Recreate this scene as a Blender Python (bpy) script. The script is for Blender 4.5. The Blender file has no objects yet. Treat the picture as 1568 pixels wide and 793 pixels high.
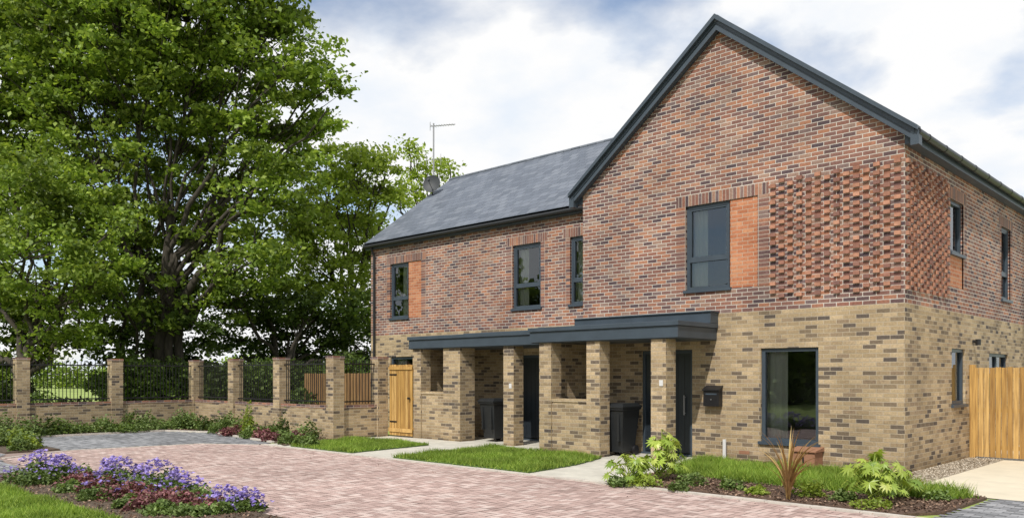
import bpy, math, random
import numpy as np
from mathutils import Vector, Matrix
random.seed(7); rng=np.random.default_rng(7)
S=bpy.context.scene
SA,CA=0.7238,0.6900   # camera frame
CH=1.64; F=1249.0
def P(px,d):
    t=(px-784)/F
    return (d*(t*SA-CA), d*(t*CA+SA))
def P3(px,py,d):
    x,y=P(px,d); return (x,y,CH+d*(575-py)/F)
# ------------------------------------------------------------ materials
def newmat(name):
    m=bpy.data.materials.new(name); m.use_nodes=True
    nt=m.node_tree; b=nt.nodes['Principled BSDF']; return m,nt,b
def N(nt,t,**k):
    n=nt.nodes.new(t)
    for a,v in k.items(): setattr(n,a,v)
    return n
def ramp(nt,stops,const=False):
    r=N(nt,'ShaderNodeValToRGB'); cr=r.color_ramp
    if const: cr.interpolation='CONSTANT'
    cr.elements[0].position=stops[0][0]; cr.elements[0].color=(*stops[0][1],1)
    cr.elements[1].position=stops[-1][0]; cr.elements[1].color=(*stops[-1][1],1)
    for p,c in stops[1:-1]:
        e=cr.elements.new(p); e.color=(*c,1)
    return r
def mixc(nt,fac,a,b,bt='MIX'):
    m=N(nt,'ShaderNodeMix',data_type='RGBA',blend_type=bt)
    def put(s,v):
        if isinstance(v,bpy.types.NodeSocket): nt.links.new(v,s)
        elif isinstance(v,(int,float)): s.default_value=v
        else: s.default_value=(*v,1)
    put(m.inputs[0],fac); put(m.inputs[6],a); put(m.inputs[7],b)
    return m.outputs[2]
def noise(nt,vec,scale,detail=4,rough=.55):
    n=N(nt,'ShaderNodeTexNoise'); n.inputs['Scale'].default_value=scale
    n.inputs['Detail'].default_value=detail; n.inputs['Roughness'].default_value=rough
    if vec is not None: nt.links.new(vec,n.inputs['Vector'])
    return n
def brickmat(name,stops,mortar,bw=.225,rh=.075,ms=.0075,offset=.5,bump=.006,rough=.85,var=.35,weather=.25,damp=False):
    m,nt,b=newmat(name); L=nt.links
    tc=N(nt,'ShaderNodeTexCoord'); geo=N(nt,'ShaderNodeNewGeometry')
    br=N(nt,'ShaderNodeTexBrick'); br.offset=offset
    wob=noise(nt,geo.outputs['Position'],9,2)
    va=N(nt,'ShaderNodeVectorMath',operation='SCALE'); va.inputs['Scale'].default_value=.005
    L.new(wob.outputs['Color'],va.inputs[0])
    vb=N(nt,'ShaderNodeVectorMath',operation='ADD'); L.new(tc.outputs['UV'],vb.inputs[0]); L.new(va.outputs[0],vb.inputs[1])
    L.new(vb.outputs[0],br.inputs['Vector'])
    br.inputs['Color1'].default_value=(0,0,0,1); br.inputs['Color2'].default_value=(1,1,1,1)
    br.inputs['Mortar'].default_value=(.5,.5,.5,1)
    br.inputs['Scale'].default_value=1; br.inputs['Mortar Size'].default_value=ms
    br.inputs['Mortar Smooth'].default_value=.25
    br.inputs['Brick Width'].default_value=bw; br.inputs['Row Height'].default_value=rh
    r=ramp(nt,stops); L.new(br.outputs['Color'],r.inputs[0])
    n1=noise(nt,geo.outputs['Position'],28,5,.7)
    r1=ramp(nt,[(.3,(1-var,)*3),(.7,(1+var*.5,)*3)]); L.new(n1.outputs['Fac'],r1.inputs[0])
    c=mixc(nt,1,r.outputs[0],r1.outputs[0],'MULTIPLY')
    c=mixc(nt,br.outputs['Fac'],c,mortar)
    n2=noise(nt,geo.outputs['Position'],.9,5,.6)
    r2=ramp(nt,[(.3,(1-weather,)*3),(.65,(1.08,)*3)]); L.new(n2.outputs['Fac'],r2.inputs[0])
    c=mixc(nt,1,c,r2.outputs[0],'MULTIPLY')
    if damp:   # splash-back staining just above the ground
        sx=N(nt,'ShaderNodeSeparateXYZ'); L.new(geo.outputs['Position'],sx.inputs[0])
        ad0=N(nt,'ShaderNodeMath',operation='MULTIPLY_ADD'); ad0.inputs[1].default_value=.35; L.new(n2.outputs['Fac'],ad0.inputs[0]); L.new(sx.outputs[2],ad0.inputs[2])
        rd=ramp(nt,[(.16,(.66,.64,.60)),(.42,(1,1,1))]); L.new(ad0.outputs[0],rd.inputs[0]); c=mixc(nt,1,c,rd.outputs[0],'MULTIPLY')
    L.new(c,b.inputs['Base Color']); b.inputs['Roughness'].default_value=rough
    b.inputs['Specular IOR Level'].default_value=.25
    inv=N(nt,'ShaderNodeMath',operation='MULTIPLY_ADD'); inv.inputs[1].default_value=-1; inv.inputs[2].default_value=1
    L.new(br.outputs['Fac'],inv.inputs[0])
    ad=N(nt,'ShaderNodeMath',operation='MULTIPLY_ADD'); ad.inputs[1].default_value=.35
    L.new(n1.outputs['Fac'],ad.inputs[0]); L.new(inv.outputs[0],ad.inputs[2])
    bp=N(nt,'ShaderNodeBump'); bp.inputs['Distance'].default_value=bump; bp.inputs['Strength'].default_value=.8
    L.new(ad.outputs[0],bp.inputs['Height']); L.new(bp.outputs[0],b.inputs['Normal'])
    return m
RED=[(0,(.09,.065,.075)),(.14,(.15,.09,.085)),(.28,(.27,.125,.09)),(.42,(.19,.11,.10)),(.58,(.31,.15,.105)),(.74,(.40,.185,.11)),(.86,(.33,.215,.165)),(1,(.16,.115,.12))]
TAN=[(0,(.11,.09,.078)),(.14,(.19,.145,.10)),(.28,(.34,.255,.155)),(.6,(.43,.325,.195)),(.85,(.51,.39,.245)),(1,(.26,.19,.125))]
M={}
M['red']=brickmat('red_brick',RED,(.56,.515,.46))
M['tan']=brickmat('buff_brick',TAN,(.46,.39,.29),ms=.006,damp=True)
M['redsold']=brickmat('red_soldier_brick',RED,(.48,.42,.36),offset=0,ms=.006)
M['orange']=brickmat('orange_brick',[(0,(.38,.14,.07)),(.5,(.47,.19,.10)),(1,(.53,.25,.135))],(.48,.37,.28),ms=.006,var=.25,weather=.15)
M['slate']=brickmat('roof_slate',[(0,(.105,.12,.148)),(.5,(.135,.152,.185)),(1,(.165,.182,.215))],(.05,.056,.07),bw=.3,rh=.24,ms=.006,bump=.006,rough=.48,var=.12,weather=.06)
def plain(name,col,rough=.5,var=.12,scale=12,bump=0,metal=0,spec=.5,stretch=None):
    m,nt,b=newmat(name); L=nt.links
    geo=N(nt,'ShaderNodeNewGeometry'); v=geo.outputs['Position']
    if stretch:
        mp=N(nt,'ShaderNodeMapping'); mp.inputs['Scale'].default_value=stretch; L.new(v,mp.inputs['Vector']); v=mp.outputs[0]
    n=noise(nt,v,scale,6,.65)
    r=ramp(nt,[(.3,tuple(c*(1-var) for c in col)),(.7,tuple(c*(1+var) for c in col))]); L.new(n.outputs['Fac'],r.inputs[0])
    L.new(r.outputs[0],b.inputs['Base Color']); b.inputs['Roughness'].default_value=rough; b.inputs['Metallic'].default_value=metal
    b.inputs['Specular IOR Level'].default_value=spec
    if bump:
        bp=N(nt,'ShaderNodeBump'); bp.inputs['Distance'].default_value=bump; L.new(n.outputs['Fac'],bp.inputs['Height']); L.new(bp.outputs[0],b.inputs['Normal'])
    return m
M['anth']=plain('anthracite_paint',(.045,.062,.082),.42,.15,3)
M['black']=plain('black_metal',(.010,.010,.012),.45,.2)
M['door']=plain('door_paint',(.02,.027,.035),.35,.1)
M['gutter']=plain('gutter_plastic',(.015,.016,.018),.45,.1)
M['bin']=plain('bin_plastic',(.016,.018,.02),.45,.2)
M['interior']=plain('room_wall',(.24,.23,.22),.9,.05)
M['blind']=plain('blind_fabric',(.78,.77,.70),.8,.06,stretch=(1,1,.1))
M['concrete']=plain('concrete_path',(.50,.48,.42),.9,.18,2.5,.004)
M['cream']=plain('cream_concrete',(.60,.54,.42),.9,.1,2.0,.003)
M['kerb']=plain('kerb_stone',(.50,.46,.41),.9,.18,6)
M['gravel']=plain('gravel',(.42,.36,.28),.95,.5,60,.01)
M['mulch']=plain('bark_mulch',(.10,.06,.04),.95,.5,30,.02)
M['soil']=plain('soil',(.09,.065,.045),.95,.4,14,.02)
M['sand']=plain('jointing_sand',(.25,.185,.16),.95,.2,20)
M['gsand']=plain('grey_jointing_sand',(.12,.12,.12),.95,.2,20)
M['bark']=plain('tree_bark',(.05,.042,.032),.95,.45,9,.03,stretch=(1,1,.25))
M['dish']=plain('dish_grey',(.035,.04,.045),.6,.1)
M['alu']=plain('aerial_aluminium',(.35,.35,.36),.4,.1,metal=.6)
M['white']=plain('white_plastic',(.6,.6,.6),.5,.05)
M['terra']=plain('terracotta_meter_box',(.28,.14,.08),.7,.15)
M['field']=plain('field_grass',(.24,.31,.07),.95,.35,.35,.02)
M['turf']=plain('turf_soil',(.07,.12,.025),.95,.4,6,.01)
def island(name,stops,rough=.7,posvar=.3,pscale=.5,trans=0,bump=0,spec=.3):
    m,nt,b=newmat(name); L=nt.links
    geo=N(nt,'ShaderNodeNewGeometry')
    r=ramp(nt,stops); L.new(geo.outputs['Random Per Island'],r.inputs[0])
    n=noise(nt,geo.outputs['Position'],pscale,3)
    r1=ramp(nt,[(.35,(1-posvar,)*3),(.65,(1+posvar*.7,)*3)]); L.new(n.outputs['Fac'],r1.inputs[0])
    c=mixc(nt,1,r.outputs[0],r1.outputs[0],'MULTIPLY')
    L.new(c,b.inputs['Base Color']); b.inputs['Roughness'].default_value=rough
    b.inputs['Specular IOR Level'].default_value=spec
    if bump:
        nb=noise(nt,geo.outputs['Position'],40,4); bp=N(nt,'ShaderNodeBump'); bp.inputs['Distance'].default_value=bump
        L.new(nb.outputs['Fac'],bp.inputs['Height']); L.new(bp.outputs[0],b.inputs['Normal'])
    if trans:
        tr=N(nt,'ShaderNodeBsdfTranslucent'); c2=mixc(nt,1,c,(1.4,1.4,.8),'MULTIPLY'); L.new(c2,tr.inputs['Color'])
        mx=N(nt,'ShaderNodeMixShader'); mx.inputs[0].default_value=trans
        L.new(b.outputs[0],mx.inputs[1]); L.new(tr.outputs[0],mx.inputs[2])
        L.new(mx.outputs[0],nt.nodes['Material Output'].inputs['Surface'])
    return m
M['leaf']=island('oak_leaves',[(0,(.095,.155,.022)),(.5,(.18,.265,.038)),(1,(.31,.395,.072))],.5,.42,.6,.38)
M['leafl']=island('light_leaves',[(0,(.16,.23,.03)),(.5,(.26,.34,.055)),(1,(.36,.44,.09))],.5,.3,.5,.42)
M['leafd']=island('dark_leaves',[(0,(.04,.068,.014)),(.5,(.07,.115,.022)),(1,(.14,.20,.036))],.6,.4,.5,.3)
M['grass']=island('grass_blades',[(0,(.12,.20,.025)),(.5,(.20,.31,.04)),(1,(.35,.44,.09))],.6,.25,1.2,.35)
M['fatsia']=island('fatsia_leaves',[(0,(.17,.27,.04)),(.5,(.32,.42,.06)),(1,(.50,.55,.13))],.4,.15,3,.3,spec=.5)
M['phorm']=island('phormium_leaves',[(0,(.18,.10,.04)),(.5,(.34,.20,.08)),(1,(.42,.32,.12))],.5,.2,3,.2)
M['heuch']=island('heuchera_leaves',[(0,(.10,.035,.04)),(.5,(.20,.07,.085)),(.85,(.32,.15,.15)),(1,(.16,.18,.07))],.55,.3,3,.2)
M['geran']=island('geranium_flowers',[(0,(.20,.14,.48)),(.5,(.32,.25,.66)),(1,(.48,.40,.80))],.6,.1,3,.3)
M['shrub']=island('shrub_leaves',[(0,(.07,.12,.025)),(.5,(.13,.19,.05)),(1,(.22,.29,.10))],.55,.3,3,.25)
M['chips']=island('bark_chips',[(0,(.05,.03,.02)),(.5,(.15,.09,.06)),(1,(.32,.22,.16))],.9,.2,2)
M['stones']=island('gravel_stones',[(0,(.22,.18,.13)),(.5,(.42,.36,.28)),(1,(.6,.54,.45))],.9,.1,2)
M['pred']=island('red_paviors',[(0,(.34,.245,.22)),(.25,(.42,.30,.27)),(.6,(.48,.355,.32)),(1,(.57,.46,.42))],.85,.13,.45,bump=.002)
M['pgrey']=island('grey_paviors',[(0,(.15,.155,.165)),(.5,(.23,.235,.25)),(1,(.32,.325,.34))],.85,.2,.5,bump=.002)
M['rbrick']=island('projecting_red_bricks',[(0,(.19,.10,.085)),(.3,(.29,.14,.10)),(.7,(.38,.185,.12)),(1,(.45,.235,.155))],.85,.2,8,bump=.003)
def woodmat(name,stops):
    m,nt,b=newmat(name); L=nt.links
    geo=N(nt,'ShaderNodeNewGeometry'); r=ramp(nt,stops); L.new(geo.outputs['Random Per Island'],r.inputs[0])
    mp=N(nt,'ShaderNodeMapping'); mp.inputs['Scale'].default_value=(30,30,1.6); L.new(geo.outputs['Position'],mp.inputs[0])
    n=noise(nt,mp.outputs[0],1,5,.6); r1=ramp(nt,[(.3,(.55,.48,.42)),(.6,(1.1,1.1,1.1))]); L.new(n.outputs['Fac'],r1.inputs[0])
    L.new(mixc(nt,1,r.outputs[0],r1.outputs[0],'MULTIPLY'),b.inputs['Base Color']); b.inputs['Roughness'].default_value=.7
    return m
M['wood']=woodmat('treated_timber',[(0,(.30,.165,.045)),(.5,(.47,.28,.08)),(1,(.56,.36,.13))])
M['woodd']=woodmat('brown_timber',[(0,(.17,.09,.04)),(1,(.27,.16,.07))])
def glassmat():
    m=bpy.data.materials.new('window_glass'); m.use_nodes=True; nt=m.node_tree; L=nt.links
    nt.nodes.remove(nt.nodes['Principled BSDF'])
    f=N(nt,'ShaderNodeFresnel'); f.inputs[0].default_value=2.0
    t=N(nt,'ShaderNodeBsdfTransparent'); t.inputs[0].default_value=(.78,.83,.83,1)
    g=N(nt,'ShaderNodeBsdfGlossy'); g.inputs['Roughness'].default_value=.0; g.inputs[0].default_value=(.9,.95,1,1)
    geo=N(nt,'ShaderNodeNewGeometry'); n=noise(nt,geo.outputs['Position'],1.3,2); bp=N(nt,'ShaderNodeBump'); bp.inputs['Distance'].default_value=.01; bp.inputs['Strength'].default_value=.25
    L.new(n.outputs[0],bp.inputs['Height']); L.new(bp.outputs[0],g.inputs['Normal'])
    x=N(nt,'ShaderNodeMixShader'); L.new(f.outputs[0],x.inputs[0]); L.new(t.outputs[0],x.inputs[1]); L.new(g.outputs[0],x.inputs[2])
    L.new(x.outputs[0],nt.nodes['Material Output'].inputs['Surface']); return m
M['glass']=glassmat()
# ------------------------------------------------------------ mesh builder
class B:
    def __init__(s): s.v=[]; s.f=[]; s.m=[]; s.uv=[]; s.mats=[]
    def mi(s,k):
        if k not in s.mats: s.mats.append(k)
        return s.mats.index(k)
    def face(s,pts,mat,uv=None):
        i=len(s.v); s.v+= [tuple(p) for p in pts]; s.f.append(tuple(range(i,i+len(pts)))); s.m.append(s.mi(mat))
        if uv is None:
            a=Vector(pts[1])-Vector(pts[0]); b=Vector(pts[2])-Vector(pts[0]); n=a.cross(b)
            ax,ay,az=abs(n.x),abs(n.y),abs(n.z)
            if az>=ax and az>=ay: uv=[(p[0],p[1]) for p in pts]
            elif ay>=ax: uv=[(p[0],p[2]) for p in pts]
            else: uv=[(p[1]+.1125,p[2]) for p in pts]
        s.uv+=uv
    def box(s,x0,x1,y0,y1,z0,z1,mat,swap=False):
        x0,x1=min(x0,x1),max(x0,x1); y0,y1=min(y0,y1),max(y0,y1); z0,z1=min(z0,z1),max(z0,z1)
        q=[(x0,y0,z0),(x1,y0,z0),(x1,y1,z0),(x0,y1,z0),(x0,y0,z1),(x1,y0,z1),(x1,y1,z1),(x0,y1,z1)]
        for f in ((0,1,5,4),(1,2,6,5),(2,3,7,6),(3,0,4,7),(4,5,6,7),(3,2,1,0)):
            pts=[q[i] for i in f]; uv=None
            if swap:
                n=(Vector(pts[1])-Vector(pts[0])).cross(Vector(pts[2])-Vector(pts[0]))
                if abs(n.y)>abs(n.x) and abs(n.y)>abs(n.z): uv=[(p[2]-z0,p[0]) for p in pts]
                else: uv=[(p[2]-z0,p[1]) for p in pts]
            s.face(pts,mat,uv)
    def prism(s,poly,axis,a,b,mat):
        def mk(p,t):
            return {'y':(p[0],t,p[1]),'x':(t,p[0],p[1]),'z':(p[0],p[1],t)}[axis]
        s.face([mk(p,a) for p in poly],mat); s.face([mk(p,b) for p in reversed(poly)],mat)
        n=len(poly)
        for i in range(n):
            p,q=poly[i],poly[(i+1)%n]; s.face([mk(q,a),mk(p,a),mk(p,b),mk(q,b)],mat)
    def tube(s,p0,p1,r,mat,n=8,r1=None,cap=True):
        p0=Vector(p0);p1=Vector(p1); r1=r if r1 is None else r1
        d=(p1-p0).normalized(); u=d.orthogonal().normalized(); w=d.cross(u)
        A=[p0+(u*math.cos(2*math.pi*i/n)+w*math.sin(2*math.pi*i/n))*r for i in range(n)]
        C=[p1+(u*math.cos(2*math.pi*i/n)+w*math.sin(2*math.pi*i/n))*r1 for i in range(n)]
        for i in range(n):
            j=(i+1)%n; s.face([A[i],A[j],C[j],C[i]],mat)
        if cap: s.face(A[::-1],mat); s.face(C,mat)
    def obj(s,name,parent=None,bevel=0,smooth=False):
        me=bpy.data.meshes.new(name); me.from_pydata(s.v,[],s.f)
        for k in s.mats: me.materials.append(M[k])
        me.polygons.foreach_set('material_index',s.m)
        l=me.uv_layers.new(name='UVMap'); l.data.foreach_set('uv',np.array(s.uv,dtype=np.float32).ravel())
        if smooth: me.polygons.foreach_set('use_smooth',[True]*len(s.f))
        me.update()
        o=bpy.data.objects.new(name,me); S.collection.objects.link(o)
        if parent: o.parent=parent
        if bevel:
            import bmesh
            bm=bmesh.new(); bm.from_mesh(me); bmesh.ops.remove_doubles(bm,verts=bm.verts,dist=.0001); bm.to_mesh(me); bm.free()
            md=o.modifiers.new('b','BEVEL'); md.width=bevel; md.segments=2; md.limit_method='ANGLE'
        return o
def empty(name):
    o=bpy.data.objects.new(name,None); S.collection.objects.link(o); return o
def npmesh(name,V,faces_n,mat,parent=None,tris=False):
    nf,k,_=V.shape
    me=bpy.data.meshes.new(name)
    me.vertices.add(nf*k); me.vertices.foreach_set('co',V.astype(np.float32).ravel())
    me.loops.add(nf*k); me.loops.foreach_set('vertex_index',np.arange(nf*k,dtype=np.int32))
    me.polygons.add(nf); me.polygons.foreach_set('loop_start',np.arange(0,nf*k,k,dtype=np.int32))
    try: me.polygons.foreach_set('loop_total',np.full(nf,k,dtype=np.int32))
    except Exception: pass
    me.materials.append(M[mat]); me.update(calc_edges=True); me.validate()
    o=bpy.data.objects.new(name,me); S.collection.objects.link(o)
    if parent: o.parent=parent
    return o
def leafquads(C,size,up=.5,asp=.55):
    n=len(C); nrm=rng.normal(size=(n,3)); nrm[:,2]=np.abs(nrm[:,2])+up
    nrm/=np.linalg.norm(nrm,axis=1)[:,None]
    a=np.cross(nrm,rng.normal(size=(n,3))); a/=np.linalg.norm(a,axis=1)[:,None]
    b=np.cross(nrm,a); s=(size*(.6+.8*rng.random(n)))[:,None]
    a=a*s*.5; b=b*s*.5*asp
    bend=nrm*s*.10
    return np.stack([C-a-bend,C-b+a*.1,C+a-bend,C+b+a*.1],axis=1)
# ------------------------------------------------------------ HOUSE
house=empty('brick_house')
FY=14.25; XR=-4.61; XL=-11.40; WY=15.10; WXL=-20.36; BZ=2.85; RX=-8.005
def mp(kind,Pl):
    if kind=='f': return lambda u,w,z:(u,Pl+w,z)
    return lambda u,w,z:(Pl-w,u,z)
def wallf(b,kind,Pl,u0,u1,bands,ops):
    T=mp(kind,Pl)
    us=sorted(set([u0,u1]+[o[0] for o in ops]+[o[1] for o in ops]))
    us=[u for u in us if u0<=u<=u1]
    zs=sorted(set([bd[0] for bd in bands]+[bands[-1][1]]+[o[2] for o in ops]+[o[3] for o in ops]))
    def mat(z):
        for a,c,mm in bands:
            if a<=z<=c: return mm
        return bands[-1][2]
    for i in range(len(us)-1):
        for j in range(len(zs)-1):
            uc=(us[i]+us[i+1])/2; zc=(zs[j]+zs[j+1])/2
            if any(o[0]<uc<o[1] and o[2]<zc<o[3] for o in ops): continue
            b.face([T(us[i],0,zs[j]),T(us[i+1],0,zs[j]),T(us[i+1],0,zs[j+1]),T(us[i],0,zs[j+1])],mat(zc))
    for o in ops:
        a,c,d,e=o[:4]; D=.11; mm=mat((d+e)/2)
        b.face([T(a,0,d),T(a,D,d),T(a,D,e),T(a,0,e)],mm); b.face([T(c,0,d),T(c,0,e),T(c,D,e),T(c,D,d)],mm)
        b.face([T(a,0,e),T(a,D,e),T(c,D,e),T(c,0,e)],mm); b.face([T(a,0,d),T(c,0,d),T(c,D,d),T(a,D,d)],mm)
fw=[(-8.77,-7.80,3.32,5.02),(-7.80,-7.22,3.32,5.02),(-7.16,-6.06,.40,2.15),(-9.83,-8.62,0,2.16)]
ww=[(-19.40,-18.57,3.32,4.95),(-18.57,-17.98,3.32,4.95),(-14.37,-13.41,3.32,4.95),(-12.47,-11.6,3.32,4.95),(-14.15,-13.0,0,2.16),(-19.4,-18.1,1.0,2.2)]
sw=[(16.75,17.6,3.95,4.97),(16.75,17.6,3.32,3.95),(20.5,21.3,3.32,4.95),(16.85,17.75,1.07,2.16),(19.5,21.1,1.05,2.12)]
b=B()
wallf(b,'f',FY,XL,XR,[(0,BZ,'tan'),(BZ,5.65,'red')],fw)
b.face([(XL,FY,5.65),(XR,FY,5.65),(RX,FY,8.35)],'red')
wallf(b,'s',XR,FY,24,[(0,BZ,'tan'),(BZ,5.65,'red')],sw)
wallf(b,'f',WY,WXL,XL,[(0,BZ,'tan'),(BZ,5.6,'red')],ww)
b.face([(XL,FY,0),(XL,WY,0),(XL,WY,BZ),(XL,FY,BZ)],'tan'); b.face([(XL,FY,BZ),(XL,24,BZ),(XL,24,5.65),(XL,FY,5.65)],'red')
b.face([(XL,24,0),(XR,24,0),(XR,24,5.65),(RX,24,8.35),(XL,24,5.65)],'red')
b.face([(WXL,WY,0),(WXL,21.82,0),(WXL,21.82,BZ),(WXL,WY,BZ)],'tan')
b.face([(WXL,WY,BZ),(WXL,21.82,BZ),(WXL,21.82,5.6),(WXL,18.46,8.1),(WXL,WY,5.6)],'red')
b.face([(WXL,21.82,0),(XL,21.82,0),(XL,21.82,5.6),(WXL,21.82,5.6)],'red')
b.obj('walls',house)
b=B()
b.face([(-7.80,FY+.02,3.32),(-7.22,FY+.02,3.32),(-7.22,FY+.02,5.02),(-7.80,FY+.02,5.02)],'orange')
b.face([(-18.57,WY+.02,3.32),(-17.98,WY+.02,3.32),(-17.98,WY+.02,4.95),(-18.57,WY+.02,4.95)],'orange')
b.face([(XR-.02,16.75,3.32),(XR-.02,17.6,3.32),(XR-.02,17.6,3.95),(XR-.02,16.75,3.95)],'orange')
def surround(kind,Pl,a,c,d,e,w=.215):
    T=mp(kind,Pl)
    def bx(u0,u1,z0,z1,sw):
        p=T(u0,-.004,z0); q=T(u1,.02,z1); b.box(p[0],q[0],p[1],q[1],z0,z1,'redsold',sw)
    bx(a-w,c+w,e,e+.22,True)
    bx(a-w,a,d,e-.001,False); bx(c,c+w,d,e-.001,False)
surround('f',FY,-8.77,-7.22,3.32,5.02); surround('f',WY,-19.40,-17.98,3.32,4.95); surround('f',WY,-14.37,-13.41,3.32,4.95)
surround('f',WY,-12.47,-11.6,3.32,4.95); surround('s',XR,16.75,17.6,3.32,4.97); surround('s',XR,20.5,21.3,3.32,4.95)
b.obj('brick_details',house)
b=B()
nrow=int((5.28-3.1)/.075)
for r in range(nrow):
    z=3.075+r*.075
    for c in range(8):
        for kind in 'fs':
            off=.169 if r%2 else 0
            u=c*.3375+off+.03
            if u>2.3: continue
            pr=.045+random.uniform(-.006,.006); dz=random.uniform(-.003,.003)
            if kind=='f': b.box(XR-.02-u-.105,XR-.02-u,FY-pr,FY+.01,z+dz+.003,z+dz+.069,'rbrick')
            else: b.box(XR-.01,XR+pr,FY+.02+u,FY+.02+u+.105,z+dz+.003,z+dz+.069,'rbrick')
b.obj('projecting_brick_pattern',house)
# windows
bw=B(); bg=B(); bi=B()
def window(kind,Pl,a,c,d,e,transom=None,mull=None,blind='l',sill=True):
    T=mp(kind,Pl)
    def bx(bb,u0,u1,w0,w1,z0,z1,m):
        p=T(u0,w0,z0); q=T(u1,w1,z1); bb.box(p[0],q[0],p[1],q[1],z0,z1,m)
    fw_=.065
    a+=.002;c-=.002;e-=.002
    if sill:
        bx(bw,a-.04,c+.04,-.045,.10,d-.035,d+.02,'anth'); z0=d+.022
    else: z0=d
    bx(bw,a,a+fw_,.045,.12,z0,e,'anth'); bx(bw,c-fw_,c,.045,.12,z0,e,'anth')
    bx(bw,a+fw_,c-fw_,.045,.12,e-fw_,e,'anth'); bx(bw,a+fw_,c-fw_,.045,.12,z0,z0+fw_,'anth')
    if transom:
        zt=d+(e-d)*transom; bx(bw,a+fw_,c-fw_,.048,.12,zt-.035,zt+.035,'anth')
        bx(bw,a+fw_,a+fw_+.035,.055,.11,zt+.035,e-fw_,'anth'); bx(bw,c-fw_-.035,c-fw_,.055,.11,zt+.035,e-fw_,'anth')
        bx(bw,a+fw_+.035,c-fw_-.035,.055,.11,zt+.035,zt+.07,'anth'); bx(bw,a+fw_+.035,c-fw_-.035,.055,.11,e-fw_-.035,e-fw_,'anth')
    if mull:
        um=a+(c-a)*mull; bx(bw,um-.03,um+.03,.05,.12,z0+fw_,e-fw_,'anth')
    g=.09
    bg.face([T(a+fw_,g,z0+fw_),T(c-fw_,g,z0+fw_),T(c-fw_,g,e-fw_),T(a+fw_,g,e-fw_)],'glass')
    D=1.6
    q=[(a,.125,z0),(c,.125,z0),(c,.125,e),(a,.125,e)]
    r_=[(a-.3,D,d-.3),(c+.3,D,d-.3),(c+.3,D,e+.2),(a-.3,D,e+.2)]
    Q=[T(*p) for p in q]; R=[T(*p) for p in r_]
    bi.face(R,'interior')
    for i in range(4):
        j=(i+1)%4; bi.face([Q[i],Q[j],R[j],R[i]],'interior')
    if blind=='l': u0,u1=a-.01,a+(c-a)*.40
    elif blind=='r': u0,u1=c-.05-(c-a)*.5,c-.05
    else: return
    n=8
    for k in range(n):
        ua=u0+(u1-u0)*k/n; ub=u0+(u1-u0)*(k+1)/n; wa=.2+.03*(k%2); wb=.2+.03*((k+1)%2)
        bi.face([T(ua,wa,d+.03),T(ub,wb,d+.03),T(ub,wb,e-.02),T(ua,wa,e-.02)],'blind')
window('f',FY,*fw[0],transom=.36); window('f',FY,*fw[2],blind='l')
window('f',WY,*ww[0],transom=.36,blind='r'); window('f',WY,*ww[2],transom=.36); window('f',WY,*ww[3],transom=.36)
window('f',WY,*ww[5])
window('s',XR,*sw[0],blind=None); window('s',XR,*sw[2],transom=.36,blind=None); window('s',XR,*sw[3],blind=None); window('s',XR,*sw[4],mull=.5,blind=None)
bw.obj('window_frames',house); bg.obj('window_glass',house); bi.obj('room_interiors',house)
b=B()
def door(Pl,a,c):
    b.box(a+.002,a+.06,Pl+.04,Pl+.12,.06,2.158,'anth'); b.box(c-.06,c-.002,Pl+.04,Pl+.12,.06,2.158,'anth'); b.box(a+.06,c-.06,Pl+.04,Pl+.12,2.09,2.158,'anth')
    b.box(a+.06,c-.06,Pl+.07,Pl+.13,.08,2.09,'door')
    for k in range(1,7):
        u=a+.06+(c-a-.12)*k/7; b.box(u-.004,u+.004,Pl+.066,Pl+.07,.12,2.05,'black')
    b.tube((c-.2,Pl+.02,.85),(c-.2,Pl+.02,1.25),.014,'alu',8)
    b.box(c-.21,c-.19,Pl+.02,Pl+.07,.88,.90,'alu'); b.box(c-.21,c-.19,Pl+.02,Pl+.07,1.2,1.22,'alu')
    b.box(a,c,Pl-.02,Pl+.12,.0,.06,'anth')
door(FY,-9.83,-8.62); door(WY,-14.15,-13.0)
b.obj('front_doors',house)
# roofs
b=B(); ZT=8.52; sl=.795
zt=lambda x:ZT-abs(x-RX)*sl
L1=math.hypot(1,sl)
y0,y1=14.08,24.15
for sgn,xe in ((-1,XL-.20),(1,XR+.20)):
    pts=[(RX,y0,ZT),(RX,y1,ZT),(xe,y1,zt(xe)),(xe,y0,zt(xe))]
    b.face(pts,'slate',[(p[1],abs(p[0]-RX)*L1) for p in pts])
    pts=[(p[0],p[1],p[2]-.10) for p in pts]; b.face(pts,'anth')
    b.face([(xe,y0,zt(xe)),(xe,y1,zt(xe)),(xe,y1,zt(xe)-.1),(xe,y0,zt(xe)-.1)],'anth')
b.tube((RX,y0,ZT+.0),(RX,y1,ZT+.0),.07,'slate',8)
zw=lambda y:8.24-abs(y-18.46)*.73; L2=math.hypot(1,.73)
x0,x1=WXL-.12,-8.45
for ye in (14.93,21.99):
    pts=[(x0,18.46,8.24),(x1,18.46,8.24),(x1 if ye>18 else -11.3,ye,zw(ye)),(x0,ye,zw(ye))]
    b.face(pts,'slate',[(p[0],abs(p[1]-18.46)*L2) for p in pts])
    pts=[(p[0],p[1],p[2]-.09) for p in pts]; b.face(pts,'anth')
b.face([(x0,14.93,zw(14.93)),(x0,18.46,8.24),(x0,18.46,8.12),(x0,14.93,zw(14.93)-.12)],'anth')
b.face([(x0,21.99,zw(21.99)),(x0,18.46,8.24),(x0,18.46,8.12),(x0,21.99,zw(21.99)-.12)],'anth')
b.tube((x0,18.46,8.23),(-9.0,18.46,8.23),.06,'slate',8)
b.obj('roof_slopes',house)
b=B()
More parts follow.
